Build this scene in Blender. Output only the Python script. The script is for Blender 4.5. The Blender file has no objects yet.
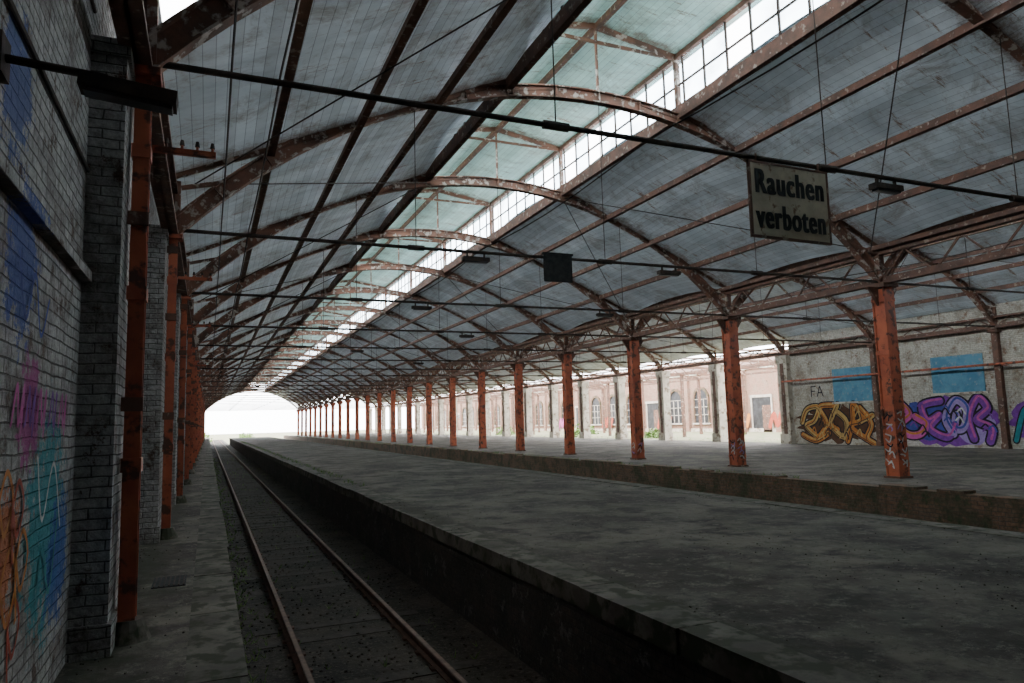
import bpy, math, random
from mathutils import Vector, Matrix
random.seed(7)
S = bpy.context.scene
COL = S.collection

# ------------------------------------------------------------------ materials
def new_mat(name):
    m = bpy.data.materials.new(name); m.use_nodes = True
    nt = m.node_tree; nt.nodes.clear()
    out = nt.nodes.new('ShaderNodeOutputMaterial')
    b = nt.nodes.new('ShaderNodeBsdfPrincipled')
    nt.links.new(b.outputs[0], out.inputs[0])
    return m, nt, b, out
def N(nt, t, **kw):
    n = nt.nodes.new(t)
    for k, v in kw.items(): setattr(n, k, v)
    return n
def col4(c): return (c[0], c[1], c[2], 1)
def noise(nt, vec, scale, detail=6, rough=.6, dist=0):
    n = N(nt, 'ShaderNodeTexNoise'); n.inputs['Scale'].default_value = scale
    n.inputs['Detail'].default_value = detail; n.inputs['Roughness'].default_value = rough
    n.inputs['Distortion'].default_value = dist
    nt.links.new(vec, n.inputs['Vector']); return n.outputs['Fac']
def ramp(nt, fac, a, b, lo=(0,0,0), hi=(1,1,1)):
    r = N(nt, 'ShaderNodeValToRGB'); e = r.color_ramp.elements
    e[0].position = a; e[1].position = b; e[0].color = col4(lo); e[1].color = col4(hi)
    nt.links.new(fac, r.inputs[0]); return r.outputs[0]
def mix(nt, fac, a, b, mode='MIX'):
    m = N(nt, 'ShaderNodeMix', data_type='RGBA', blend_type=mode)
    for sock, val in ((m.inputs[0], fac), (m.inputs[6], a), (m.inputs[7], b)):
        if hasattr(val, 'is_output'): nt.links.new(val, sock)
        elif isinstance(val, (int, float)): sock.default_value = val
        else: sock.default_value = col4(val)
    return m.outputs[2]
def mth(nt, op, a, b=None):
    n = N(nt, 'ShaderNodeMath', operation=op)
    for i, v in enumerate((a, b)):
        if v is None: continue
        if hasattr(v, 'is_output'): nt.links.new(v, n.inputs[i])
        else: n.inputs[i].default_value = v
    return n.outputs[0]
def geo_pos(nt): return N(nt, 'ShaderNodeNewGeometry').outputs['Position']
def bump(nt, b, h, strength=.4, dist=.02):
    n = N(nt, 'ShaderNodeBump'); n.inputs['Strength'].default_value = strength
    n.inputs['Distance'].default_value = dist
    nt.links.new(h, n.inputs['Height']); nt.links.new(n.outputs[0], b.inputs['Normal'])

def mat_patchy(name, c1, c2, scale=3, lo=.42, hi=.6, c3=None, s3=12, lo3=.55, hi3=.65, rough=.85, metal=0, bs=.3, bd=.01):
    m, nt, b, o = new_mat(name); v = geo_pos(nt)
    f = noise(nt, v, scale)
    c = ramp(nt, f, lo, hi, c1, c2)
    if c3:
        g = ramp(nt, noise(nt, v, s3, 8), lo3, hi3)
        c = mix(nt, g, c, c3)
    nt.links.new(c, b.inputs['Base Color'])
    b.inputs['Roughness'].default_value = rough; b.inputs['Metallic'].default_value = metal
    bump(nt, b, noise(nt, v, scale*6, 8), bs, bd)
    return m

def mat_brick(name, c1, c2, mortar, dirt, dlo=.45, dhi=.62, c3=None, bw=.26, rh=.083, c3lo=.56, dd=.35, sprays=()):
    m, nt, b, o = new_mat(name); v = geo_pos(nt)
    sx = N(nt, 'ShaderNodeSeparateXYZ'); nt.links.new(v, sx.inputs[0])
    cb = N(nt, 'ShaderNodeCombineXYZ'); nt.links.new(mth(nt,'ADD',sx.outputs[0],sx.outputs[1]), cb.inputs[0]); nt.links.new(sx.outputs[2], cb.inputs[1])
    nz = N(nt, 'ShaderNodeTexNoise'); nz.inputs['Scale'].default_value = 3.0; nt.links.new(v, nz.inputs[0])
    sc = N(nt, 'ShaderNodeVectorMath', operation='SCALE'); nt.links.new(nz.outputs['Color'], sc.inputs[0]); sc.inputs['Scale'].default_value = .04
    ad = N(nt, 'ShaderNodeVectorMath', operation='ADD'); nt.links.new(cb.outputs[0], ad.inputs[0]); nt.links.new(sc.outputs[0], ad.inputs[1])
    br = N(nt, 'ShaderNodeTexBrick'); nt.links.new(ad.outputs[0], br.inputs['Vector'])
    br.inputs['Scale'].default_value = 1; br.inputs['Brick Width'].default_value = bw; br.inputs['Row Height'].default_value = rh
    br.inputs['Mortar Size'].default_value = .008; br.inputs['Mortar Smooth'].default_value = .6
    br.inputs['Color1'].default_value = col4(c1); br.inputs['Color2'].default_value = col4(c2); br.inputs['Mortar'].default_value = col4(mortar)
    c = mix(nt, ramp(nt, noise(nt, v, 1.6, 8, .7), dlo, dhi), br.outputs[0], dirt)
    if c3: c = mix(nt, ramp(nt, noise(nt, v, 3.2, 9, .8), c3lo, c3lo+.04), c, c3)
    c = mix(nt, .75, c, mix(nt, 1.0, c, ramp(nt, noise(nt, v, 11, 8, .85), .38, .60, (dd,dd,dd), (1,1,1)), 'MULTIPLY'))
    for (sy, sz, r, cc) in sprays:      # faded spray paint clouds on the wall
        dy = mth(nt,'SUBTRACT',sx.outputs[1], sy); dz = mth(nt,'SUBTRACT',sx.outputs[2], sz)
        d2 = mth(nt,'SQRT', mth(nt,'ADD', mth(nt,'MULTIPLY',dy,dy), mth(nt,'MULTIPLY',mth(nt,'MULTIPLY',dz,dz), .7)))
        d2 = mth(nt,'ADD', mth(nt,'DIVIDE', d2, r), mth(nt,'MULTIPLY', mth(nt,'SUBTRACT', noise(nt, v, 6, 9, .85), .5), 4.0))
        fac = mth(nt,'MULTIPLY', ramp(nt, d2, .80, .90, (1,1,1), (0,0,0)), .88)
        c = mix(nt, fac, c, cc)
    nt.links.new(c, b.inputs['Base Color']); b.inputs['Roughness'].default_value = .9
    hh = mth(nt,'SUBTRACT', noise(nt, v, 20), br.outputs['Fac'])
    bump(nt, b, hh, 1.0, .025)
    return m

def mat_roof(name, base, base2, stain, cell=.16, trans=.12, tcol=(.8,.92,1.0)):
    # painted boards: sky light let through is added to brighten the underside
    m, nt, b, o = new_mat(name); v = geo_pos(nt)
    sx = N(nt, 'ShaderNodeSeparateXYZ'); nt.links.new(v, sx.inputs[0])
    d = mth(nt,'DIVIDE', sx.outputs[0], cell); fr = mth(nt,'FRACT', d); fl = mth(nt,'FLOOR', d)
    wn = N(nt, 'ShaderNodeTexWhiteNoise', noise_dimensions='1D'); nt.links.new(fl, wn.inputs['W'])
    mp = N(nt, 'ShaderNodeMapping'); mp.inputs['Scale'].default_value = (.5, 1.1, .5); nt.links.new(v, mp.inputs[0])
    c = ramp(nt, noise(nt, mp.outputs[0], 1.0, 8, .65), .36, .62, base2, base)
    c = mix(nt, .22, c, mix(nt, 1.0, c, wn.outputs['Value'], 'MULTIPLY'))
    mp2 = N(nt, 'ShaderNodeMapping'); mp2.inputs['Scale'].default_value = (.5, 3.0, .5); nt.links.new(v, mp2.inputs[0])
    c = mix(nt, ramp(nt, noise(nt, v, .9, 10, .8, .6), .50, .64), c, stain)
    c = mix(nt, ramp(nt, noise(nt, mp2.outputs[0], 1.6, 9, .85), .57, .63), c, (.22,.13,.085))
    # rust and damp staining beside each rib
    fy = mth(nt,'FRACT', mth(nt,'DIVIDE', mth(nt,'SUBTRACT', sx.outputs[1], .95-60.3), 6.03))
    e = mth(nt,'MINIMUM', fy, mth(nt,'SUBTRACT', 1.0, fy))
    e = mth(nt,'ADD', e, mth(nt,'MULTIPLY', mth(nt,'SUBTRACT', noise(nt, v, 3, 9, .85), .5), .35))
    c = mix(nt, ramp(nt, e, .0, .07, (.85,.85,.85), (0,0,0)), c, (.17,.115,.085))
    line = ramp(nt, fr, .03, .08, (.5,.5,.5), (1,1,1))
    c = mix(nt, 1.0, c, line, 'MULTIPLY')
    nt.links.new(c, b.inputs['Base Color']); b.inputs['Roughness'].default_value = .7
    bump(nt, b, line, .4, .01)
    if trans > 0:
        tr = N(nt, 'ShaderNodeBsdfTranslucent')
        tc = mix(nt, 1.0, c, tcol, 'MULTIPLY'); nt.links.new(tc, tr.inputs[0])
        ms = N(nt, 'ShaderNodeMixShader'); ms.inputs[0].default_value = trans
        nt.links.new(b.outputs[0], ms.inputs[1]); nt.links.new(tr.outputs[0], ms.inputs[2]); nt.links.new(ms.outputs[0], o.inputs[0])
    return m

LW0 = -.97
M_conc = mat_patchy('platform_concrete', (.052,.043,.034), (.185,.160,.130), .5, .40, .60, (.036,.030,.024), 1.3, .50, .62, .9, 0, .9, .025)
def add_grit(m):
    nt = m.node_tree; b = [n for n in nt.nodes if n.type == 'BSDF_PRINCIPLED'][0]
    src = b.inputs['Base Color'].links[0].from_socket; v = geo_pos(nt)
    c = mix(nt, ramp(nt, noise(nt, v, 3.5, 12, .92), .52, .58), src, (.21,.185,.15))
    c = mix(nt, ramp(nt, noise(nt, v, 6.5, 11, .92), .53, .59), c, (.030,.026,.02))
    c = mix(nt, ramp(nt, noise(nt, v, .8, 9, .8), .60, .68), c, (.048,.048,.026))
    sx = N(nt, 'ShaderNodeSeparateXYZ'); nt.links.new(v, sx.inputs[0]); X = sx.outputs[0]
    dist = None
    for e in (LW0+.27, .3, 3.57+.3, 10.4-.3, 14.1+.3, 30.8):
        dd = mth(nt,'ABSOLUTE', mth(nt,'SUBTRACT', X, e)); dist = dd if dist is None else mth(nt,'MINIMUM', dist, dd)
    g = mth(nt,'ADD', dist, mth(nt,'MULTIPLY', mth(nt,'SUBTRACT', noise(nt, v, 2.2, 9, .8), .5), 2.0))
    c = mix(nt, ramp(nt, g, .05, .38, (.9,.9,.9), (0,0,0)), c, (.036,.038,.020))
    nt.links.new(c, b.inputs['Base Color'])
add_grit(M_conc)
M_coping = mat_patchy('coping_stone', (.09,.078,.062), (.20,.175,.145), 2.0, .4, .6, (.042,.046,.024), 4, .45, .56)
M_pitwall = mat_brick('pit_brick', (.09,.07,.055), (.065,.052,.045), (.045,.04,.036), (.034,.034,.027), .42, .6, (.14,.13,.115))
M_ledge = mat_brick('ledge_brick', (.28,.15,.09), (.20,.13,.085), (.09,.08,.065), (.09,.082,.045), .45, .6, (.07,.085,.035))
M_wbrick = mat_brick('painted_brick', (.56,.55,.53), (.44,.43,.41), (.15,.14,.13), (.27,.25,.23), .48, .62, (.13,.085,.065), c3lo=.565, dd=.28,
    sprays=((5.55,1.15,.62,(.015,.25,.29)),(4.95,1.9,.30,(.36,.05,.22)),(6.0,.85,.4,(.03,.10,.34)),(4.55,1.1,.30,(.50,.14,.04)),(8.6,1.7,.7,(.42,.06,.04)),(10.2,1.4,.5,(.06,.2,.42)),(15,1.6,.8,(.25,.25,.48)),(4.6,2.7,.4,(.06,.10,.32)),(4.3,3.6,.35,(.08,.12,.3))))
M_rwall = mat_brick('right_wall_brick', (.68,.63,.54), (.56,.51,.43), (.36,.32,.27), (.38,.32,.25), .47, .62, (.30,.18,.12), dd=.4, c3lo=.575)
M_facade = mat_brick('facade_brick', (.44,.24,.17), (.35,.19,.14), (.32,.24,.19), (.38,.27,.2), .45, .62, (.18,.11,.08), dd=.4)
M_ground = mat_patchy('track_dirt', (.022,.018,.014), (.060,.049,.037), 1.1, .4, .62, (.10,.085,.065), 24, .54, .64, .95, 0, 1.0, .04)
M_grass = mat_patchy('wild_grass', (.08,.14,.04), (.22,.20,.10), .5, .4, .6, (.22,.18,.13), 3, .46, .58, .95)
M_leaf = mat_patchy('leaves', (.07,.15,.03), (.18,.27,.07), 4, .4, .6)
M_orange = mat_patchy('orange_paint', (.52,.13,.058), (.36,.085,.043), 1.8, .4, .62, (.11,.045,.03), 5, .52, .60, .6, 0, .3, .008)
M_rust = mat_patchy('rusty_steel', (.16,.076,.05), (.09,.05,.036), 3, .4, .62, (.32,.25,.20), 7, .58, .65, .75, 0, .5, .01)
M_rustrib = mat_patchy('rib_flaking_paint', (.24,.115,.075), (.12,.068,.048), 2.5, .4, .6, (.50,.43,.37), 5, .54, .60, .75, 0, .6, .012)
M_dark = mat_patchy('dark_steel', (.03,.024,.02), (.07,.048,.038), 5, .4, .6)
M_roofL = mat_roof('roof_boards', (.70,.74,.75), (.50,.54,.56), (.32,.30,.28), trans=.0135, tcol=(.82,.93,1))
M_roofO = mat_roof('roof_boards_light_block', (.40,.44,.46), (.28,.31,.33), (.18,.16,.14), trans=0)  # opaque darker boards, added behind the camera to darken the foreground
M_lantern = mat_roof('lantern_boards_lit_teal', (.55,.74,.70), (.42,.58,.55), (.30,.34,.31), trans=.02, tcol=(.7,1,.95))  # teal of the light from the glazing is put into the board colour
M_wood = mat_patchy('old_timber', (.035,.028,.022), (.065,.053,.042), 8, .4, .6)
M_rail = mat_patchy('rail_steel', (.13,.07,.048), (.075,.043,.03), 8, .4, .6, None, rough=.8, metal=.1)
M_railtop = mat_patchy('rail_head', (.24,.15,.105), (.15,.09,.068), 8, .4, .6, None, rough=.6, metal=.3)
M_pillar = mat_patchy('pillar_render', (.60,.54,.45), (.40,.35,.28), 1.2, .4, .62, (.22,.17,.12), 3, .53, .62)
M_blue = mat_patchy('blue_board', (.07,.20,.30), (.11,.27,.37), 2, .4, .6, (.22,.29,.33), 6, .56, .66)
M_sign = mat_patchy('sign_enamel', (.60,.52,.39), (.45,.38,.28), 4, .4, .65, (.22,.12,.065), 7, .59, .67, .5)
M_black = mat_patchy('black_paint', (.012,.012,.013), (.03,.03,.03), 9, .4, .6)
M_window = mat_patchy('window_dark', (.02,.02,.022), (.045,.045,.05), 2, .4, .6, None, rough=.4)
M_whitef = mat_patchy('white_frame', (.55,.50,.44), (.38,.34,.30), 3, .4, .6)
def flat(name, c, r=.8):
    m, nt, b, o = new_mat(name); v = geo_pos(nt)
    cc = ramp(nt, noise(nt, v, 6), .3, .7, tuple(x*.55 for x in c), c)
    nt.links.new(cc, b.inputs['Base Color']); b.inputs['Roughness'].default_value = r
    t = N(nt, 'ShaderNodeBsdfTransparent'); ms = N(nt, 'ShaderNodeMixShader')
    nt.links.new(ramp(nt, noise(nt, v, 7, 9, .85), .58, .70, (0,0,0), (.75,.75,.75)), ms.inputs[0])
    nt.links.new(b.outputs[0], ms.inputs[1]); nt.links.new(t.outputs[0], ms.inputs[2]); nt.links.new(ms.outputs[0], o.inputs[0])
    return m
G = {k: flat('spray_'+k, c) for k, c in dict(black=(.015,.01,.02), purple=(.22,.045,.36), pink=(.60,.10,.36), blue=(.05,.08,.36), orange=(.62,.22,.04),
     yellow=(.62,.40,.14), brown=(.11,.045,.02), white=(.65,.65,.62), teal=(.02,.25,.28), red=(.46,.08,.04), lilac=(.40,.28,.58)).items()}
def mat_glass(name, lo, hi):
    m, nt, b, o = new_mat(name)
    t = N(nt, 'ShaderNodeBsdfTransparent'); t.inputs[0].default_value = (.80,.90,.97,1)
    b.inputs['Base Color'].default_value = (.5,.55,.58,1); b.inputs['Roughness'].default_value = .3
    ms = N(nt, 'ShaderNodeMixShader')
    f = ramp(nt, noise(nt, geo_pos(nt), 1.3, 6), .45, .75, (lo,lo,lo), (hi,hi,hi))
    nt.links.new(f, ms.inputs[0]); nt.links.new(t.outputs[0], ms.inputs[1]); nt.links.new(b.outputs[0], ms.inputs[2])
    nt.links.new(ms.outputs[0], o.inputs[0]); return m
M_glass = mat_glass('lantern_glass', .04, .5)

# ------------------------------------------------------------------ mesh builder
class MB:
    def __init__(s): s.v = []; s.f = []; s.m = []
    def poly(s, pts, mi=0):
        i = len(s.v); s.v += [tuple(p) for p in pts]; s.f.append(tuple(range(i, i+len(pts)))); s.m.append(mi)
    def hexa(s, p, mi=0):
        i = len(s.v); s.v += [tuple(q) for q in p]
        for f in ((0,3,2,1),(4,5,6,7),(0,1,5,4),(1,2,6,5),(2,3,7,6),(3,0,4,7)):
            s.f.append(tuple(i+a for a in f)); s.m.append(mi)
    def box(s, x0, x1, y0, y1, z0, z1, mi=0):
        s.hexa([(x0,y0,z0),(x1,y0,z0),(x1,y1,z0),(x0,y1,z0),(x0,y0,z1),(x1,y0,z1),(x1,y1,z1),(x0,y1,z1)], mi)
    def beam(s, p0, p1, w, h, mi=0, up=(0,0,1)):
        p0 = Vector(p0); p1 = Vector(p1); d = (p1-p0).normalized()
        a = d.cross(Vector(up))
        if a.length < 1e-4: a = d.cross(Vector((0,1,0)))
        a.normalize(); b = a.cross(d)
        a *= w/2; b *= h/2
        s.hexa([p0-a-b, p0+a-b, p1+a-b, p1-a-b, p0-a+b, p0+a+b, p1+a+b, p1-a+b], mi)
    def cyl(s, p0, p1, r, n=8, mi=0, r1=None):
        p0 = Vector(p0); p1 = Vector(p1); d = (p1-p0).normalized(); r1 = r if r1 is None else r1
        a = d.cross(Vector((0,0,1)))
        if a.length < 1e-4: a = Vector((1,0,0))
        a.normalize(); b = d.cross(a); i = len(s.v)
        for k in range(n):
            t = 2*math.pi*k/n; o = a*math.cos(t)+b*math.sin(t)
            s.v.append(tuple(p0+o*r)); s.v.append(tuple(p1+o*r1))
        for k in range(n):
            j = (k+1) % n
            s.f.append((i+2*k, i+2*j, i+2*j+1, i+2*k+1)); s.m.append(mi)
        s.f.append(tuple(i+2*k for k in range(n))[::-1]); s.m.append(mi)
        s.f.append(tuple(i+2*k+1 for k in range(n))); s.m.append(mi)
    def arc(s, cx, cz, R, a0, a1, y0, y1, r0, r1, n, mi=0):
        for k in range(n):
            A = a0+(a1-a0)*k/n; B = a0+(a1-a0)*(k+1)/n
            def P(t, r, y): return (cx+math.sin(t)*(R+r), y, cz+math.cos(t)*(R+r))
            s.hexa([P(A,r0,y0),P(B,r0,y0),P(B,r0,y1),P(A,r0,y1),P(A,r1,y0),P(B,r1,y0),P(B,r1,y1),P(A,r1,y1)], mi)
    def mesh(s, name, mats):
        me = bpy.data.meshes.new(name); me.from_pydata(s.v, [], s.f)
        for m in mats: me.materials.append(m)
        me.polygons.foreach_set('material_index', s.m); me.update(); return me
    def obj(s, name, mats, loc=(0,0,0), parent=None):
        o = bpy.data.objects.new(name, s.mesh(name, mats)); o.location = loc; COL.objects.link(o)
        if parent: o.parent = parent
        return o
def inst(me, name, loc, rot=(0,0,0)):
    o = bpy.data.objects.new(name, me); o.location = loc; o.rotation_euler = rot; COL.objects.link(o); return o

# ------------------------------------------------------------------ layout
CAMZ = 1.75
BAY = 6.03; Y0 = .95
K0, K1 = -2, 24
def KY(k): return Y0+BAY*k
YS, YE = KY(K0)-1.0, KY(K1)+.4
XL, XM, XR = -.60, 16.45, 30.8
LW = -.97
PE1, PE2, PE3 = 3.57, 10.4, 14.1
LE = .30

g = MB(); g.box(-90, 260, -60, 420, -1.6, -1.25); g.obj('ground', [M_grass])
g = MB(); g.box(LE-.02, PE1+.02, YS-3, YE+60, -1.3, -1.19); g.box(PE2-.02, PE3+.02, YS-3, YE+60, -1.3, -1.19); g.obj('floor_track_bed', [M_ground])

def platform(name, x0, x1, y0, y1, le=True, re=True, ml=M_pitwall, mr=M_pitwall):
    b = MB(); b.box(x0+.06, x1-.06, y0, y1, -1.3, -.001-.0, 0)
    cw = .42
    if le:
        y = y0
        while y < y1:
            L = random.uniform(1.5, 2.2); e = min(y+L-.015, y1); dz = random.uniform(-.008, .008)
            b.box(x0+random.uniform(-.02,.015), x0+cw, y, e, -.20, .006+dz, 1); y += L
        b.box(x0+.03, x0+.1, y0, y1, -1.28, -.2, 2)
    if re:
        y = y0
        while y < y1:
            L = random.uniform(1.5, 2.2); e = min(y+L-.015, y1); dz = random.uniform(-.008, .008)
            b.box(x1-cw, x1+random.uniform(-.015,.02), y, e, -.20, .006+dz, 1); y += L
        b.box(x1-.1, x1-.03, y0, y1, -1.28, -.2, 3)
    return b.obj(name, [M_conc, M_coping, ml, mr])
platform('floor_platform_side', LW-.3, LE, YS-3, YE+8, False, True)
platform('floor_platform_island', PE1, PE2, YS-3, YE-8)
platform('floor_platform_far', PE3, XR+.6, YS-3, YE+4, False, False)
b = MB(); b.box(PE3-.02, PE3+.30, YS-3, YE+4, -1.25, .012)
y = YS
while y < YE:
    L = random.uniform(.4,2.5)
    if random.random() < .6: b.box(PE3-.03, PE3+.33+random.uniform(-.1,.15), y, y+L, .012, .05+random.uniform(0,.03))
    y += L+random.uniform(.1,1)
b.obj('trim_brick_kerb', [M_ledge])

def rail_track(cx, y0, y1):
    e = bpy.data.objects.new('railway_track', None); COL.objects.link(e)
    b = MB()
    for s in (-1, 1):
        x = cx+s*.75
        b.box(x-.07, x+.07, y0, y1, -1.17, -1.15, 0); b.box(x-.012, x+.012, y0, y1, -1.15, -1.08, 0)
        b.box(x-.036, x+.036, y0, y1, -1.08, -1.052, 0); b.box(x-.026, x+.026, y0, y1, -1.053, -1.047, 1)
    b.obj('rails', [M_rail, M_railtop], parent=e)
    b = MB(); y = y0
    while y < y1:
        j = random.uniform(-.05,.05)
        b.box(cx-1.2+j, cx+1.2+j, y, y+.24, -1.25, -1.178+random.uniform(-.02,.0), 0)
        for s in (-1, 1):
            b.box(cx+s*.75-.11, cx+s*.75+.11, y+.06, y+.18, -1.18, -1.155, 1)
        y += .66
    b.obj('sleepers', [M_wood, M_rail], parent=e)
rail_track(1.85, YS-2, YE+50)
rail_track(12.25, YS-2, YE+30)
def stones(b, x, y, z, s, mi=0):
    a = random.random()*3; c, d = math.cos(a)*s, math.sin(a)*s*.8
    b.hexa([(x-c,y-d,z-.005),(x+d,y-c,z-.005),(x+c,y+d,z-.005),(x-d,y+c,z-.005),(x-c*.6,y-d*.6,z+s*.6),(x+d*.6,y-c*.6,z+s*.5),(x+c*.5,y+d*.6,z+s*.65),(x-d*.6,y+c*.5,z+s*.6)], mi)
b = MB()
for i in range(7500):
    stones(b, random.uniform(LE+.05, PE1-.05), YS+8+(random.random()**2)*80, -1.19, random.uniform(.008,.035))
b.obj('ballast_stones', [M_ground])
b = MB()
for i in range(6000):
    r = random.random()
    if r < .12: x = LW+.05+abs(random.gauss(0,.12)); y = random.uniform(1, 60)
    elif r < .35: x = random.uniform(PE3+.4, XR-.5); y = random.uniform(8, 120)
    elif r < .55: x = PE1+.05+abs(random.gauss(0,.35)); y = random.uniform(3, 60)
    elif r < .62: x = random.uniform(LW+.1, LE-.05); y = random.uniform(3, 50)
    elif r < .75: x = PE2-.1-abs(random.gauss(0,.4)); y = random.uniform(6, 70)
    else:
        y = 4+random.random()**1.6*90; x = random.gauss(6.5+math.sin(y*.4)*1.2, 1.0)
        x = min(max(x, PE1+.1), PE2-.1)
    stones(b, x, y, .002, random.uniform(.004,.016), 0 if random.random() < .85 else 1)
b.obj('rubble', [M_coping, M_wood])

# ------------------------------------------------------------------ left wall + piers
ZW = 6.15
b = MB(); b.box(LW-.4, LW, YS, YE, -.01, ZW)
b.box(LW, LW+.07, YS, KY(1)-.42, 2.97, 3.06, 0)
b.obj('wall_left', [M_wbrick])
b = MB()
b.box(0, .27, -.42, .46, 0, 5.1); b.box(0, .30, -.45, .49, 0, .25); b.box(0, .30, -.45, .49, 4.95, 5.1)
pier = b.mesh('brick_pier', [M_wbrick])
for k in range(K0, K1+1): inst(pier, 'brick_pier', (LW, KY(k), 0))

b = MB()
w, d = .065, .085
b.box(-w, w, -d, -d+.02, 0, 5.02); b.box(-w, w, d-.02, d, 0, 5.02); b.box(-.02, .02, -d+.02, d-.02, 0, 5.02)
b.box(-w, -w+.02, -d, d, 0, 5.02)
for z in (.02, 1.4, 2.9, 4.2): b.box(-w-.015, w+.012, -d-.012, d+.012, z, z+.12)
b.box(-.14, .14, -.14, .14, 4.98, 5.05)
b.cyl((.0,0,0), (.0,0,.17), .19, 14, 1, .12)
for z in (1.95, 3.6, 4.75):
    b.box(-.09, .08, -.115, -.09, z-.03, z+.09, 2)
lcol = b.mesh('steel_column', [M_orange, M_coping, M_rust])
for k in range(K0, K1+1): inst(lcol, 'steel_column', (XL, KY(k), 0))

b = MB()
b.box(-.15, .15, -.15, .15, 0, 4.95)
b.box(-.19, .19, -.19, -.155, 0, 5.0); b.box(-.19, .19, .155, .19, 0, 5.0)
b.box(-.19, -.165, -.155, .155, .35, .5); b.box(.165, .19, -.155, .155, .35, .5)
for z in (.3, 1.75, 3.2, 4.6):
    b.box(-.2, .2, -.2, .2, z, z+.10)
b.box(-.24, .24, -.24, .24, 0, .05, 1)
b.box(-.28, .28, -.28, .28, 4.98, 5.08, 1)
for sx in (-1, 1):
    b.hexa([(sx*.19,-.03,4.5),(sx*.2,-.03,4.5),(sx*.2,.03,4.5),(sx*.19,.03,4.5),(sx*.19,-.03,5),(sx*.55,-.03,5),(sx*.55,.03,5),(sx*.19,.03,5)], 1)
for zz in range(24):
    for yy in (-.192, .192):
        for xx in (-.12, .12): b.box(xx-.012, xx+.012, yy-.01, yy+.01, .15+zz*.2, .174+zz*.2)
rcol = b.mesh('steel_column_riveted', [M_orange, M_rust])
for k in range(K0, K1+1): inst(rcol, 'steel_column', (XM, KY(k), 0), (0,0,0))

b = MB(); b.box(XR, XR+.4, YS, KY(5)-.3, -.01, 6.12); b.box(XR-.03, XR, YS, KY(5)-.3, 0, .4)
b.obj('wall_right', [M_rwall])
b = MB(); b.box(-.11,.11,-.12,.12,0,5.05); b.box(-.14,.11,-.15,.15,0,.2); b.box(-.2,.11,-.2,.2,4.9,5.05)
post = b.mesh('wall_post', [M_rust])
for k in range(K0, 5): inst(post, 'wall_post', (XR-.145, KY(k), 0))
b = MB(); b.box(-.3,.3,-.36,.36,0,5.05); b.box(-.36,.36,-.42,.42,0,.55); b.box(-.36,.36,-.42,.42,4.6,5.05)
b.box(-.33,-.3,-.12,.12,.55,4.6,1)
pil = b.mesh('masonry_pillar', [M_pillar, M_rust])
for k in range(5, K1+1): inst(pil, 'masonry_pillar', (XR, KY(k), 0))

# ------------------------------------------------------------------ longitudinal lattice girders
def girder(name, x, y0, y1, z0, z1, mat):
    b = MB(); b.box(x-.12, x+.12, y0, y1, z0, z0+.05); b.box(x-.015, x+.015, y0, y1, z0, z0+.2)
    b.box(x-.1, x+.1, y0, y1, z1-.08, z1)
    y = KY(K0)
    while y < y1-2:
        n = 4; st = BAY/n
        for i in range(n):
            a, c = y+i*st, y+(i+1)*st
            b.beam((x,a,z0+.05),(x,(a+c)/2,z1-.05), .04, .045); b.beam((x,(a+c)/2,z1-.05),(x,c,z0+.05), .04, .045)
        b.box(x-.06, x+.06, y-.06, y+.06, z0, z1)
        y += BAY
    return b.obj(name, [mat])
girder('lattice_girder', XM, YS, YE, 5.08, 5.95, M_rust)
girder('lattice_girder', XR-.15, YS, YE, 5.08, 5.6, M_rust)
girder('lattice_girder', XL-.05, YS, YE, 5.05, 5.85, M_rust)

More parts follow.
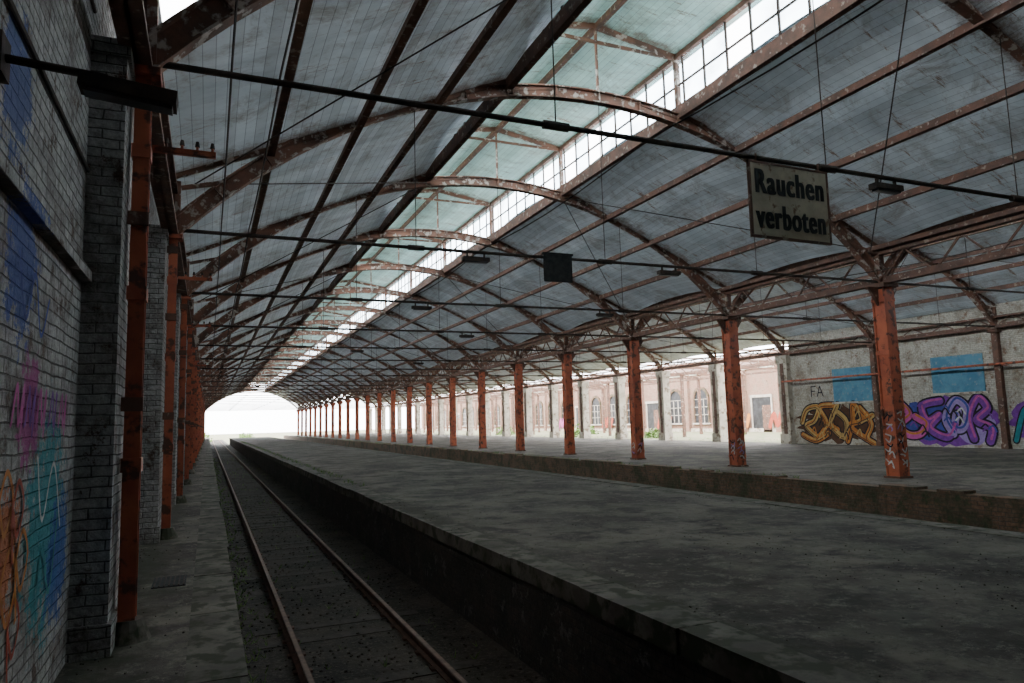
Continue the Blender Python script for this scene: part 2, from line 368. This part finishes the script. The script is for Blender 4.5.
# ------------------------------------------------------------------ vaults
LH = 2.2; SL = .449; ZV = 6.1
def vault(cx, half, rise, holes):
    zc_base = 5.05
    R = (half**2+rise**2)/(2*rise); apex = zc_base+rise; zc = apex-R
    ang = math.asin(half/R)
    def rz(dx): return ZV+SL*(half-dx)
    zl = rz(LH); ztop = zl+1.38
    b = MB(); n = 36
    b.arc(cx, zc, R, -ang, ang, -.09, .09, -.06, -.03, n); b.arc(cx, zc, R, -ang, ang, -.09, .09, .19, .22, n)
    b.arc(cx, zc, R, -ang, ang, -.012, .012, -.03, .19, n)
    for k in range(0, n+1, 2):
        t = -ang+2*ang*k/n
        p = Vector((cx+math.sin(t)*(R-.03), 0, zc+math.cos(t)*(R-.03))); q = Vector((cx+math.sin(t)*(R+.19), 0, zc+math.cos(t)*(R+.19)))
        b.beam(p, q, .03, .16, 0, (0,1,0))
    for s in (-1, 1):
        b.beam((cx+s*(half+.05),0,rz(half)-.02), (cx+s*LH,0,zl), .09, .10)
        b.beam((cx+s*(half-.05),0,5.1), (cx+s*(half-.05),0,rz(half)-.1), .09, .12)
        b.beam((cx+s*(half-.1),0,rz(half)-.2), (cx+s*(half-1.0),0,zc+math.sqrt(R*R-(half-1.0)**2)+.1), .06, .07)
        b.beam((cx+s*LH,0,zl-.3), (cx+s*LH,0,ztop), .1, .12)
        b.beam((cx+s*LH,0,ztop-.05), (cx,0,ztop+.30), .08, .12)
        b.beam((cx+s*LH,0,zl-.2), (cx+s*.6,0,apex+.2), .06, .06)
    b.beam((cx-LH,0,ztop-.08), (cx+LH,0,ztop-.08), .05, .07)
    b.beam((cx,0,apex+.2), (cx,0,ztop+.3), .05, .05)
    rib = b.mesh('roof_arch_rib', [M_rustrib])
    b = MB(); r = .034; hh = half-.12
    b.cyl((cx-hh,0,5.15), (cx+hh,0,5.15), r, 8)
    for s in (-.5, 0, .5): b.cyl((cx+s*half-.16,0,5.15), (cx+s*half+.16,0,5.15), .055, 8)
    for dx in (-half*.5, 0, half*.5):
        zz = zc+math.sqrt(R*R-dx*dx)
        b.cyl((cx+dx,0,5.15), (cx+dx,0,zz+.05), .009, 5)
    tie = b.mesh('tie_rod', [M_dark])
    for k in range(K0, K1+1):
        inst(rib, 'roof_arch_rib', (0, KY(k), 0)); inst(tie, 'tie_rod', (0, KY(k), 0))
    b = MB()
    for s in (-1, 1):
        for i in range(4):
            dx = LH+(half-LH)*(i/4.0)+.02 if i else LH
            z = rz(dx)
            b.box(cx+s*dx-.04, cx+s*dx+.04, YS, YE, z-.13, z+.02)
            b.box(cx+s*dx-.065, cx+s*dx+.065, YS, YE, z-.145, z-.125)
        b.box(cx+s*LH-.07, cx+s*LH+.07, YS, YE, zl-.22, zl+.10)
        b.box(cx+s*LH-.06, cx+s*LH+.06, YS, YE, ztop-.12, ztop)
    b.box(cx-.05, cx+.05, YS, YE, ztop+.18, ztop+.32)
    b.obj('roof_purlins', [M_rust])
    b = MB()
    for k in range(K0, K1, 1):
        for s in (-1, 1):
            a = (cx+s*(half-.3), KY(k), rz(half-.3)-.25); c = (cx+s*LH, KY(k+1), zl-.25)
            if k % 2: a, c = (a[0], KY(k+1), a[2]), (c[0], KY(k), c[2])
            b.cyl(a, c, .014, 5)
    b.obj('wind_bracing_rods', [M_dark])
    b = MB(); NS = 8; NX = 8
    for s in (-1, 1):
        x_out = half+ (.85 if (s < 0 and cx < 10) or (s > 0 and cx > 20) else .02)
        for k in range(K0-1, K1+1):
            for i in range(NS):
                for j in range(NX):
                    f0, f1 = i/NS, (i+1)/NS
                    y0, y1 = KY(k)+BAY*f0, KY(k)+BAY*f1
                    y0 = max(y0, YS); y1 = min(y1, YE)
                    if y1 <= y0: continue
                    d0 = LH+(x_out-LH)*j/NX; d1 = LH+(x_out-LH)*(j+1)/NX
                    if (s, k, i, j) in holes: continue
                    def Z(dx, f):
                        return rz(dx)+.03+.20*math.sin(math.pi*f)
                    b.poly([(cx+s*d0,y0,Z(d0,f0)),(cx+s*d1,y0,Z(d1,f0)),(cx+s*d1,y1,Z(d1,f1)),(cx+s*d0,y1,Z(d0,f1))][::s], 1 if k < 0 else 0)  # opaque boards added behind the camera to cut light on the foreground
    b.obj('roof_boarding', [M_roofL, M_roofO])
    b = MB()
    for s in (-1, 1):
        for ya, yb, mi in ((YS, KY(0), 1), (KY(0), YE, 0)):  # unseen rear stretch gets the added light-blocking boards
            b.poly([(cx, ya, ztop+.36), (cx, yb, ztop+.36), (cx+s*(LH+.3), yb, ztop-.04), (cx+s*(LH+.3), ya, ztop-.04)][::s], mi)
    b.obj('lantern_roof', [M_lantern, M_roofO])
    for s in (-1, 1):
        b = MB(); x = cx+s*LH
        y = YS; step = BAY/8
        while y < YE:
            b.box(x-.02, x+.02, y-.022, y+.022, zl+.1, ztop-.12, 0)
            q = [(x,y,zl+.1),(x,y+step,zl+.1),(x,y+step,ztop-.12),(x,y,ztop-.12)]
            if y < KY(0): b.poly(q, 2)      # boards added over unseen glazing to darken the foreground
            elif random.random() > .15: b.poly(q, 1)
            y += step
        b.box(x-.02, x+.02, YS, YE, zl+.60, zl+.64, 0)
        b.obj('lantern_window_glazing', [M_dark, M_glass, M_roofO])
holes = {(-1,1,1,6)}
vault((XL+XM)/2, (XM-XL)/2, 3.78, holes)
vault((XM+XR)/2, (XR-XM)/2, 3.3, set())
b = MB(); b.box(XM-.2, XM+.2, YS, YE, 6.0, 6.12); b.obj('valley_gutter', [M_rust])
b = MB(); b.box(LW-.4, XR+.4, YS-.3, YS-.01, -1.3, 11); b.obj('wall_back_light_block', [M_wbrick])  # unseen end wall, added to keep light off the foreground

# ------------------------------------------------------------------ sign
e = bpy.data.objects.new('no_smoking_sign', None); COL.objects.link(e); SY = KY(1)-.06
e.location = (7.14, SY, 4.55); e.rotation_euler = (0, math.radians(.6), 0)
b = MB(); b.box(-.68, .68, -.012, .012, -.50, .50, 0)
for a in ((-.70,-.67,-.52,.52),(.67,.70,-.52,.52),(-.70,.70,-.52,-.49),(-.70,.70,.49,.52)): b.box(a[0],a[1],-.02,.02,a[2],a[3],1)
for x in (-.55,.55):
    b.box(x-.012,x+.012,-.006,.006,.5,.62,1)
b.obj('board', [M_sign, M_rust], parent=e)
def text(body, x, z, wdt, hgt, mat, parent, off=.008):
    for i, dx in enumerate((-.014, 0, .014)):
        cu = bpy.data.curves.new('lettering', 'FONT'); cu.body = body; cu.align_x = 'CENTER'; cu.align_y = 'BOTTOM_BASELINE'
        cu.size = 1; cu.offset = off; cu.extrude = .001; cu.space_character = 1.15
        o = bpy.data.objects.new('lettering', cu); COL.objects.link(o); cu.materials.append(mat)
        bpy.context.view_layer.update()
        o.scale = (wdt/o.dimensions.x, hgt, 1); o.rotation_euler = (math.pi/2, 0, 0); o.location = (x+dx, -.016-.0012*i, z); o.parent = parent
text('Rauchen', 0, .09, 1.18, .46, M_black, e, off=.012); text('verboten', 0, -.38, 1.20, .46, M_black, e, off=.012)

b = MB(); b.box(-.33,.33,-.02,.02,-.3,.3); b.box(-.36,.36,-.03,.03,.28,.32); b.box(-.25,-.22,-.01,.01,.3,.33); b.box(.22,.25,-.01,.01,.3,.33)
b.obj('hanging_notice_board', [M_black], (6.72, KY(2)-.07, 4.92))
b = MB(); b.box(-.28,.28,-.07,.07,-.14,-.06,0); b.box(-.24,.24,-.05,.05,-.17,-.14,1); b.box(-.2,-.17,-.02,.02,-.06,.02,0); b.box(.17,.2,-.02,.02,-.06,.02,0)
lamp = b.mesh('tie_lamp', [M_dark, M_window])
for x, k in ((9.1,1),(4.9,2),(9.6,2),(11.5,3),(5.5,3),(9.0,4),(6.,5),(10.5,6)):
    inst(lamp, 'strip_lamp', (x, KY(k), 5.10))
b = MB(); b.cyl((LW-.02,3.9,3.56),(-.5,3.9,3.53), .022, 8); b.beam((-.62,3.9,3.49),(-.18,3.9,3.45), .14, .07); b.beam((-.6,3.9,3.45),(-.2,3.9,3.41), .09, .03, 1)
b.box(LW-.01, LW+.04, 3.82, 3.98, 3.46, 3.66)
b.obj('wall_lamp', [M_dark, M_window])
b = MB(); b.box(.085,.62,-.03,.03,-.02,.03,0)
for x in (.2,.33,.46,.59):
    b.cyl((x,0,.03),(x,0,.10),.012,6,0); b.cyl((x,0,.07),(x,0,.12),.022,8,1,.014)
br = b.mesh('insulator_bracket', [M_orange, M_dark])
for k in (1,2,3,5): inst(br, 'insulator_bracket', (XL, KY(k)-.02, 4.31))
b = MB()
for k in range(K0, K1):
    for z in (3.9,5.3): b.cyl((LW+.02, KY(k)+.5, z),(LW+.02, KY(k+1)-.46, z), .016, 6)
b.obj('wall_conduits', [M_dark])
b = MB()
for x, z in ((.15,5.3),(.6,5.25),(5.0,5.2),(15.2,5.25)):
    for k in range(K0, K1):
        pts = [(x, KY(k)+BAY*i/6, z-.12*math.sin(math.pi*i/6)) for i in range(7)]
        for p, q in zip(pts, pts[1:]): b.cyl(p, q, .011, 4)
b.obj('overhead_cables', [M_dark])
b = MB(); b.box(-.55,-.2,9.0,9.6,.001,.010,0)
for i in range(7): b.box(-.53+i*.05,-.515+i*.05,9.02,9.58,.010,.018,1)
b.obj('drain_grate', [M_black, M_dark])
b = MB(); b.cyl((XR-.34,YS,3.55),(XR-.34,KY(5),3.55), .05, 10);
for k in range(K0,5): b.box(XR-.36, XR, KY(k)-.3, KY(k)-.25, 3.47, 3.5)
b.obj('wall_pipe', [M_orange])
for y0, y1, z0, z1 in ((19.75,22.15,2.45,4.1),(25.4,27.8,2.25,4.0),(14.4,16.8,2.45,4.1)):
    b = MB(); b.box(XR-.035, XR+.02, y0, y1, z0, z1, 0); b.box(XR-.06, XR, y0-.1, y1+.1, z0-.1, z0, 1)
    b.box(XR-.04, XR-.03, (y0+y1)/2-.02, (y0+y1)/2+.02, z0, z1, 0)
    b.obj('window_boarded', [M_blue, M_pillar])

# ------------------------------------------------------------------ graffiti
def smooth(p, n=6):
    out = []
    P = [Vector((a[0],a[1])) for a in p]
    for i in range(len(P)-1):
        a = P[max(i-1,0)]; b_ = P[i]; c = P[i+1]; d = P[min(i+2,len(P)-1)]
        for t in range(n):
            t /= n
            out.append(.5*((2*b_)+(c-a)*t+(2*a-5*b_+4*c-d)*t*t+(3*b_-3*c+d-a)*t**3))
    out.append(P[-1]); return out
CNT = [0]
def ribbon(b, path, w, plane, mi):
    P = smooth(path)
    def W(p, l): return plane(p.x, p.y, l)
    for i in range(len(P)-1):
        d = P[i+1]-P[i]
        if d.length < 1e-6: continue
        CNT[0] = (CNT[0]+1) % 120; l = CNT[0]*.00004
        d.normalize(); nn = Vector((-d.y, d.x))*w/2
        b.poly([W(P[i]-nn,l), W(P[i+1]-nn,l), W(P[i+1]+nn,l), W(P[i]+nn,l)], mi)
        q = P[i+1]; CNT[0] = (CNT[0]+1) % 120; l = CNT[0]*.00004
        b.poly([W(q+Vector((math.cos(t*math.pi/5), math.sin(t*math.pi/5)))*w/2, l) for t in range(10)], mi)
    q = P[0]; b.poly([W(q+Vector((math.cos(t*math.pi/5), math.sin(t*math.pi/5)))*w/2, .00002) for t in range(10)], mi)
def blob(b, cx, cy, rx, ry, plane, mi, jag=.15, n=30):
    b.poly([plane(cx+rx*math.cos(t*2*math.pi/n)*(1+random.uniform(-jag,jag)), cy+ry*math.sin(t*2*math.pi/n)*(1+random.uniform(-jag,jag)), 0) for t in range(n)], mi)
GM = list(G.values()); GI = {k:i for i,k in enumerate(G)}
def planeR(yl, z0, off):
    return lambda u, v, l=0: (XR-.034-off*.6-l, yl-u, z0+v)
pl = lambda o: planeR(y0_, z0_, o)
b = MB()
y0_, z0_ = 23.95, .1
blob(b, 2.2, 1.05, 2.35, 1.1, pl(0), GI['purple'], .10, 50)
blob(b, 1.4, 1.15, 1.3, .9, pl(.003), GI['blue'], .12, 40)
blob(b, 3.6, 1.0, .9, .9, pl(.006), GI['lilac'], .12, 30)
L = [[(.0,2.0),(.5,1.4),(-.1,.9),(.4,.45),(1.0,.5),(1.3,.95),(.8,1.3)],
     [(2.1,2.0),(1.2,1.8),(1.4,1.1),(2.0,1.35),(1.5,.75),(2.3,.35),(2.7,.9)],
     [(2.6,.5),(2.3,1.2),(2.8,2.0),(3.3,1.6),(3.1,.8),(2.7,.75),(2.8,1.35)],
     [(3.5,.3),(3.35,1.2),(3.8,2.05),(4.2,1.6),(3.7,1.1),(4.3,.75),(4.2,.2)]]
for i, p in enumerate(L): ribbon(b, p, .50, pl(.012+i*.004), GI['black'])
for i, p in enumerate(L): ribbon(b, p, .34, pl(.032+.001*i), GI[('pink','purple','lilac','purple')[i]])
for i, p in enumerate(L): ribbon(b, [(a+.05, c+.09) for a, c in p], .10, pl(.040), GI[('orange','pink','blue','pink')[i]])
for i in range(14):
    u, v = random.uniform(0,4.2), random.uniform(.3,1.8); ribbon(b, [(u,v),(u+.2,v+.15),(u+.35,v-.1)], .07, pl(.046), GI[random.choice(['blue','white','purple','black'])])
b.obj('graffiti_mural_purple', GM)
b = MB(); y0_, z0_ = 30.1, .1
blob(b, 2.3, 1.0, 2.5, .9, pl(0), GI['brown'], .25, 44)
L = [[(.0,1.1),(.4,1.8),(1.2,1.9),(.9,1.2),(.3,.9),(1.0,.3)], [(1.0,.2),(1.7,1.0),(1.3,1.9),(2.2,2.0)], [(1.5,1.1),(2.4,.7)],
     [(2.5,2.0),(2.0,1.0),(2.8,.3),(3.0,1.1),(2.5,1.6)], [(3.0,.1),(3.4,1.1),(3.5,2.0),(4.0,1.2),(3.2,.9),(4.2,.2)],
     [(3.9,1.8),(4.5,1.0),(4.2,.3),(4.6,.0)], [(3.8,1.1),(4.6,1.4)], [(.0,.4),(.9,.1),(1.8,.5)]]
for i, p in enumerate(L): ribbon(b, p, .42, pl(.006+i*.001), GI['black'])
for i, p in enumerate(L): ribbon(b, p, .28, pl(.020+i*.001), GI['orange' if i % 3 else 'yellow'])
for i, p in enumerate(L): ribbon(b, [(a+.05, c+.05) for a, c in p], .07, pl(.034), GI['yellow' if i % 2 else 'orange'])
for i, p in enumerate(L): ribbon(b, [(a-.06, c-.06) for a, c in p], .05, pl(.040), GI['brown'])
for i in range(24):
    u, v = random.uniform(.2,4.3), random.uniform(.2,1.8); ribbon(b, [(u,v),(u+.2,v+.25),(u+.3,v-.1)], .07, pl(.046), GI[random.choice(['brown','black','black','yellow','orange'])])
b.obj('graffiti_mural_orange', GM)
b = MB(); y0_, z0_ = 29.3, 2.6
ribbon(b, [(0,0),(0,.55)], .06, pl(0), GI['black']); ribbon(b, [(0,.55),(.3,.55)], .06, pl(0), GI['black']); ribbon(b, [(0,.3),(.25,.3)], .06, pl(0), GI['black'])
ribbon(b, [(.4,0),(.6,.55)], .06, pl(0), GI['black']); ribbon(b, [(.6,.55),(.8,0)], .06, pl(0), GI['black']); ribbon(b, [(.5,.2),(.7,.2)], .06, pl(0), GI['black'])
b.obj('graffiti_tag', GM)
b = MB()
y0_, z0_ = 18.7, .15
blob(b, 1.5, 1.0, 1.7, .9, pl(0), GI['purple'], .15, 40)
ribbon(b, [(0,.2),(.5,1.5),(1.0,.4),(1.6,1.6),(2.2,.3),(2.8,1.4)], .3, pl(0.006), GI['black'])
ribbon(b, [(0,.2),(.5,1.5),(1.0,.4),(1.6,1.6),(2.2,.3),(2.8,1.4)], .18, pl(0.016), GI['teal'])
b.obj('graffiti_tag', GM)
b = MB()
for kk, cnt in ((2, 11), (3, 5), (4, 3)):
    cy_ = KY(kk)
    plY = lambda u, v, l=0: (XM+u, cy_-.205-l, v)
    plX = lambda u, v, l=0: (XM-.205-l, cy_-u, v)
    for i in range(cnt):
        v = .35+i*.13
        for P_ in (plY, plX):
            u = random.uniform(-.15,-.02)
            ribbon(b, [(u,v),(u+.1,v+random.uniform(-.1,.12)),(u+.16,v+random.uniform(-.1,.1)),(u+.13,v-.05)], .036, P_, GI[random.choice(['white','white','black','lilac'])])
b.obj('graffiti_tag', GM)
plL = lambda o: (lambda u, v, l=0: (LW+.004+o+l, u, v))
b = MB()
ribbon(b, [(5.2,1.6),(5.4,1.2),(5.7,1.55),(6.0,1.1)], .03, plL(.001), GI['white'])
ribbon(b, [(5.3,.7),(5.45,1.0),(5.7,.7),(5.9,1.2)], .04, plL(.001), GI['teal'])
for (u,v,s) in ((4.35,1.40,1.1),(4.62,1.35,1),(4.45,.95,1.3),(4.75,1.05,1.1),(4.65,.7,1.0)):
    ribbon(b, [(u,v),(u+.13*s,v+.14*s),(u+.26*s,v),(u+.12*s,v-.16*s),(u,v),(u+.05*s,v-.3*s)], .034, plL(.001), GI['orange' if s > 1.05 else 'red'])
for u in (4.5,4.8,5.1,5.45,5.8):
    ribbon(b, [(u,1.80),(u+.1,2.02),(u+.15,1.8),(u+.25,2.02),(u+.2,1.74)], .034, plL(.002), GI['pink' if u not in (4.8,5.45) else 'purple'])
ribbon(b, [(4.5,2.75),(4.7,2.4),(4.9,2.7),(5.1,2.35),(5.3,2.6)], .03, plL(.002), GI['blue'])
for k in range(1, 5):
    u = KY(k)+1.0
    ribbon(b, [(u,1.2),(u+.5,2.0),(u+.8,1.1),(u+1.4,2.1),(u+1.8,1.3)], .16, plL(.001), GI['red'])
    ribbon(b, [(u+2,1.0),(u+2.4,1.8),(u+3,1.0),(u+3.3,1.9)], .12, plL(.001), GI['blue'])
b.obj('graffiti_tag', GM)

# ------------------------------------------------------------------ outside on the right
FX = 50
b = MB(); b.box(FX, FX+8, 22, 175, -1.3, 6.3, 0)
b.box(FX-.15, FX+8, 22, 175, 6.2, 6.6, 1); b.box(FX-.1, FX, 22, 175, -1.3, .3, 1)
b.hexa([(FX-.3,22,6.6),(FX+8.3,22,6.6),(FX+8.3,175,6.6),(FX-.3,175,6.6),(FX+3.9,22,8.2),(FX+4.1,22,8.2),(FX+4.1,175,8.2),(FX+3.9,175,8.2)],2)
y = 24.
while y < 172: b.box(FX-.35, FX, y-.3, y+.3, -.1, 6.2, 0); y += 4.6
b.obj('warehouse_building', [M_facade, M_pillar, M_rust])
b = MB()
w = 1.25; n = 12; zs = 2.6
arcp = [(math.cos(math.pi*i/n)*w, zs+math.sin(math.pi*i/n)*w) for i in range(n+1)]
b.poly([(-.03,-w,0),(-.03,w,0)]+[(-.03,p[0],p[1]) for p in arcp], 0)
for p, q in zip(arcp, arcp[1:]): b.beam((-.10,p[0],p[1]),(-.10,q[0],q[1]),.16,.3,2)
for s in (-1,1): b.box(-.18,-.02,s*w-.1,s*w+.1,0,zs,2)
for y in (-.42,.42): b.box(-.10,-.04,y-.04,y+.04,0,zs,1)
for z in (.9,1.75,2.6): b.box(-.10,-.04,-w,w,z-.03,z+.03,1)
b.box(-.25,0,-w-.2,w+.2,-.15,0,1)
win = b.mesh('window_arched', [M_window, M_whitef, M_ledge])
b = MB()
b.box(-.04,0,-1.3,1.3,0,3.4,0); b.box(-.12,0,-1.45,-1.3,0,3.5,1); b.box(-.12,0,1.3,1.45,0,3.5,1); b.box(-.14,0,-1.5,1.5,3.4,3.65,1)
b.box(-.10,-.04,-1.3,-.1,0,2.6,2); b.box(-.12,-.10,-1.2,-.2,.2,1.2,2)
door = b.mesh('loading_door', [M_window, M_whitef, M_rust])
y = 26.3; i = 0
while y < 170:
    if i % 4 == 2: inst(door, 'loading_door', (FX, y, -.05))
    else: inst(win, 'window_arched', (FX, y, .9))
    y += 4.6; i += 1
b = MB()
for yy in (41, 52.6, 58, 71, 84, 97):
    plF = lambda u, v, l=0: (FX-.38-l, yy-u, v)
    ribbon(b, [(0,.5),(.6,1.7),(1.0,.6),(1.6,1.8),(2.1,.5),(2.6,1.6)], .45, plF, GI[random.choice(['pink','red','purple','orange'])])
b.obj('graffiti_tag', GM)
b = MB();
b.box(XR+.6, FX, 20, 175, -1.3, -.05); b.obj('ground_yard', [M_grass])
b = MB()
for k in range(3, K1+1):
    y = KY(k)
    for x in (37, 43.5): b.beam((x,y,-.1),(x,y,5.2),.22,.22,0)
    b.beam((XR+.5,y,5.3),(43.5,y,5.3),.1,.14,0); b.beam((37,y,6.1),(43.5,y,5.35),.1,.1,0); b.beam((XR+.5,y,6.0),(37,y,6.1),.1,.1,0)
    for i in range(6):
        x = XR+.6+i*2.1; b.beam((x,y,5.3),(x+1.05,y,6.0),.06,.06,0); b.beam((x+1.05,y,6.0),(x+2.1,y,5.3),.06,.06,0)
for x in (37,43.5):
    b.box(x-.1,x+.1,KY(3),KY(K1),5.15,5.3); b.box(x-.06,x+.06,KY(3),KY(K1),5.95,6.08)
b.obj('open_steel_frame', [M_rust])

def bush(x, y, z, r, n=260):
    b = MB()
    for i in range(n):
        t = random.random()*2*math.pi; p = math.acos(random.uniform(-.1,1)); rr = r*random.uniform(.5,1)
        c = Vector((x+rr*math.sin(p)*math.cos(t), y+rr*math.sin(p)*math.sin(t), z+rr*math.cos(p)*.9))
        a = Vector((random.gauss(0,1),random.gauss(0,1),random.gauss(0,1))).normalized()*r*.14
        d = Vector((random.gauss(0,1),random.gauss(0,1),random.gauss(0,1))).normalized()*r*.09
        b.poly([c-a, c+d, c+a, c-d])
    for i in range(6):
        b.cyl((x,y,z),(x+random.uniform(-.5,.5)*r,y+random.uniform(-.5,.5)*r,z+r*.8),.03*r,5)
    b.obj('bush', [M_leaf])
for a in ((-3.5,158,-1.2,3.),(-2.0,172,-1.2,3.0),(6.6,152,-1.2,1.2),(34.5,50,-.1,1.0),(40,47,-.1,1.2),(34,62,-.1,1.0),(39,70,-.1,1.6),(35.5,85,-.1,1.4),(8,175,-1.2,2.2)):
    bush(*a)
b = MB()
for i in range(3000):
    r = random.random()
    if r < .25: x = PE3+random.uniform(-.03,.35); y = random.uniform(14,120); z = .02
    elif r < .4: x = random.uniform(XR+.7,XR+5); y = random.uniform(32,110); z = -.06
    elif r < .5: x = random.uniform(PE1+.3,PE1+.6); y = random.uniform(20,100); z = 0
    elif r < .85: x = LE+abs(random.gauss(0,.25))+.02; y = 7+random.random()**1.2*70; z = -1.2; x = min(x, 3.4) if random.random() < .8 else random.uniform(.4,3.4)
    else: x = random.uniform(PE2,PE3); y = random.uniform(30,100); z = -1.2
    for j in range(3):
        h = random.uniform(.04,.14); lx, ly = random.uniform(-.1,.1), random.uniform(-.1,.1); a = random.random()*6.3
        dx, dy = math.cos(a)*.010, math.sin(a)*.010
        b.poly([(x-dx,y-dy,z),(x+dx,y+dy,z),(x+lx,y+ly,z+h)])
b.obj('grass_tufts', [M_leaf])

# ------------------------------------------------------------------ light
w = bpy.data.worlds.new('overcast_sky'); S.world = w; w.use_nodes = True
nt = w.node_tree; bg = nt.nodes['Background']; bg.inputs[0].default_value = (.97,.98,1.0,1); bg.inputs[1].default_value = 15.0
sun = bpy.data.lights.new('sun', 'SUN'); sun.energy = 9.0; sun.angle = math.radians(60); sun.color = (1,.96,.90)
so = bpy.data.objects.new('sun', sun); COL.objects.link(so)
so.rotation_euler = Vector((.75,.25,-.75)).to_track_quat('-Z','Y').to_euler()

# ------------------------------------------------------------------ camera (from vanishing points)
f = 701.5
ry = Vector((208-512, -(429-341.5), -f)).normalized()
rx = Vector((1628, -33.5, -f)); rx = (rx-ry*rx.dot(ry)).normalized()
rzv = rx.cross(ry)
M = Matrix((rx, ry, rzv))
cam = bpy.data.cameras.new('camera'); cam.lens = f/1024*36; cam.sensor_width = 36; cam.clip_end = 1000; cam.clip_start = .05
co = bpy.data.objects.new('camera', cam); COL.objects.link(co)
co.matrix_world = Matrix.Translation((0,0,CAMZ)) @ M.to_4x4()
S.camera = co
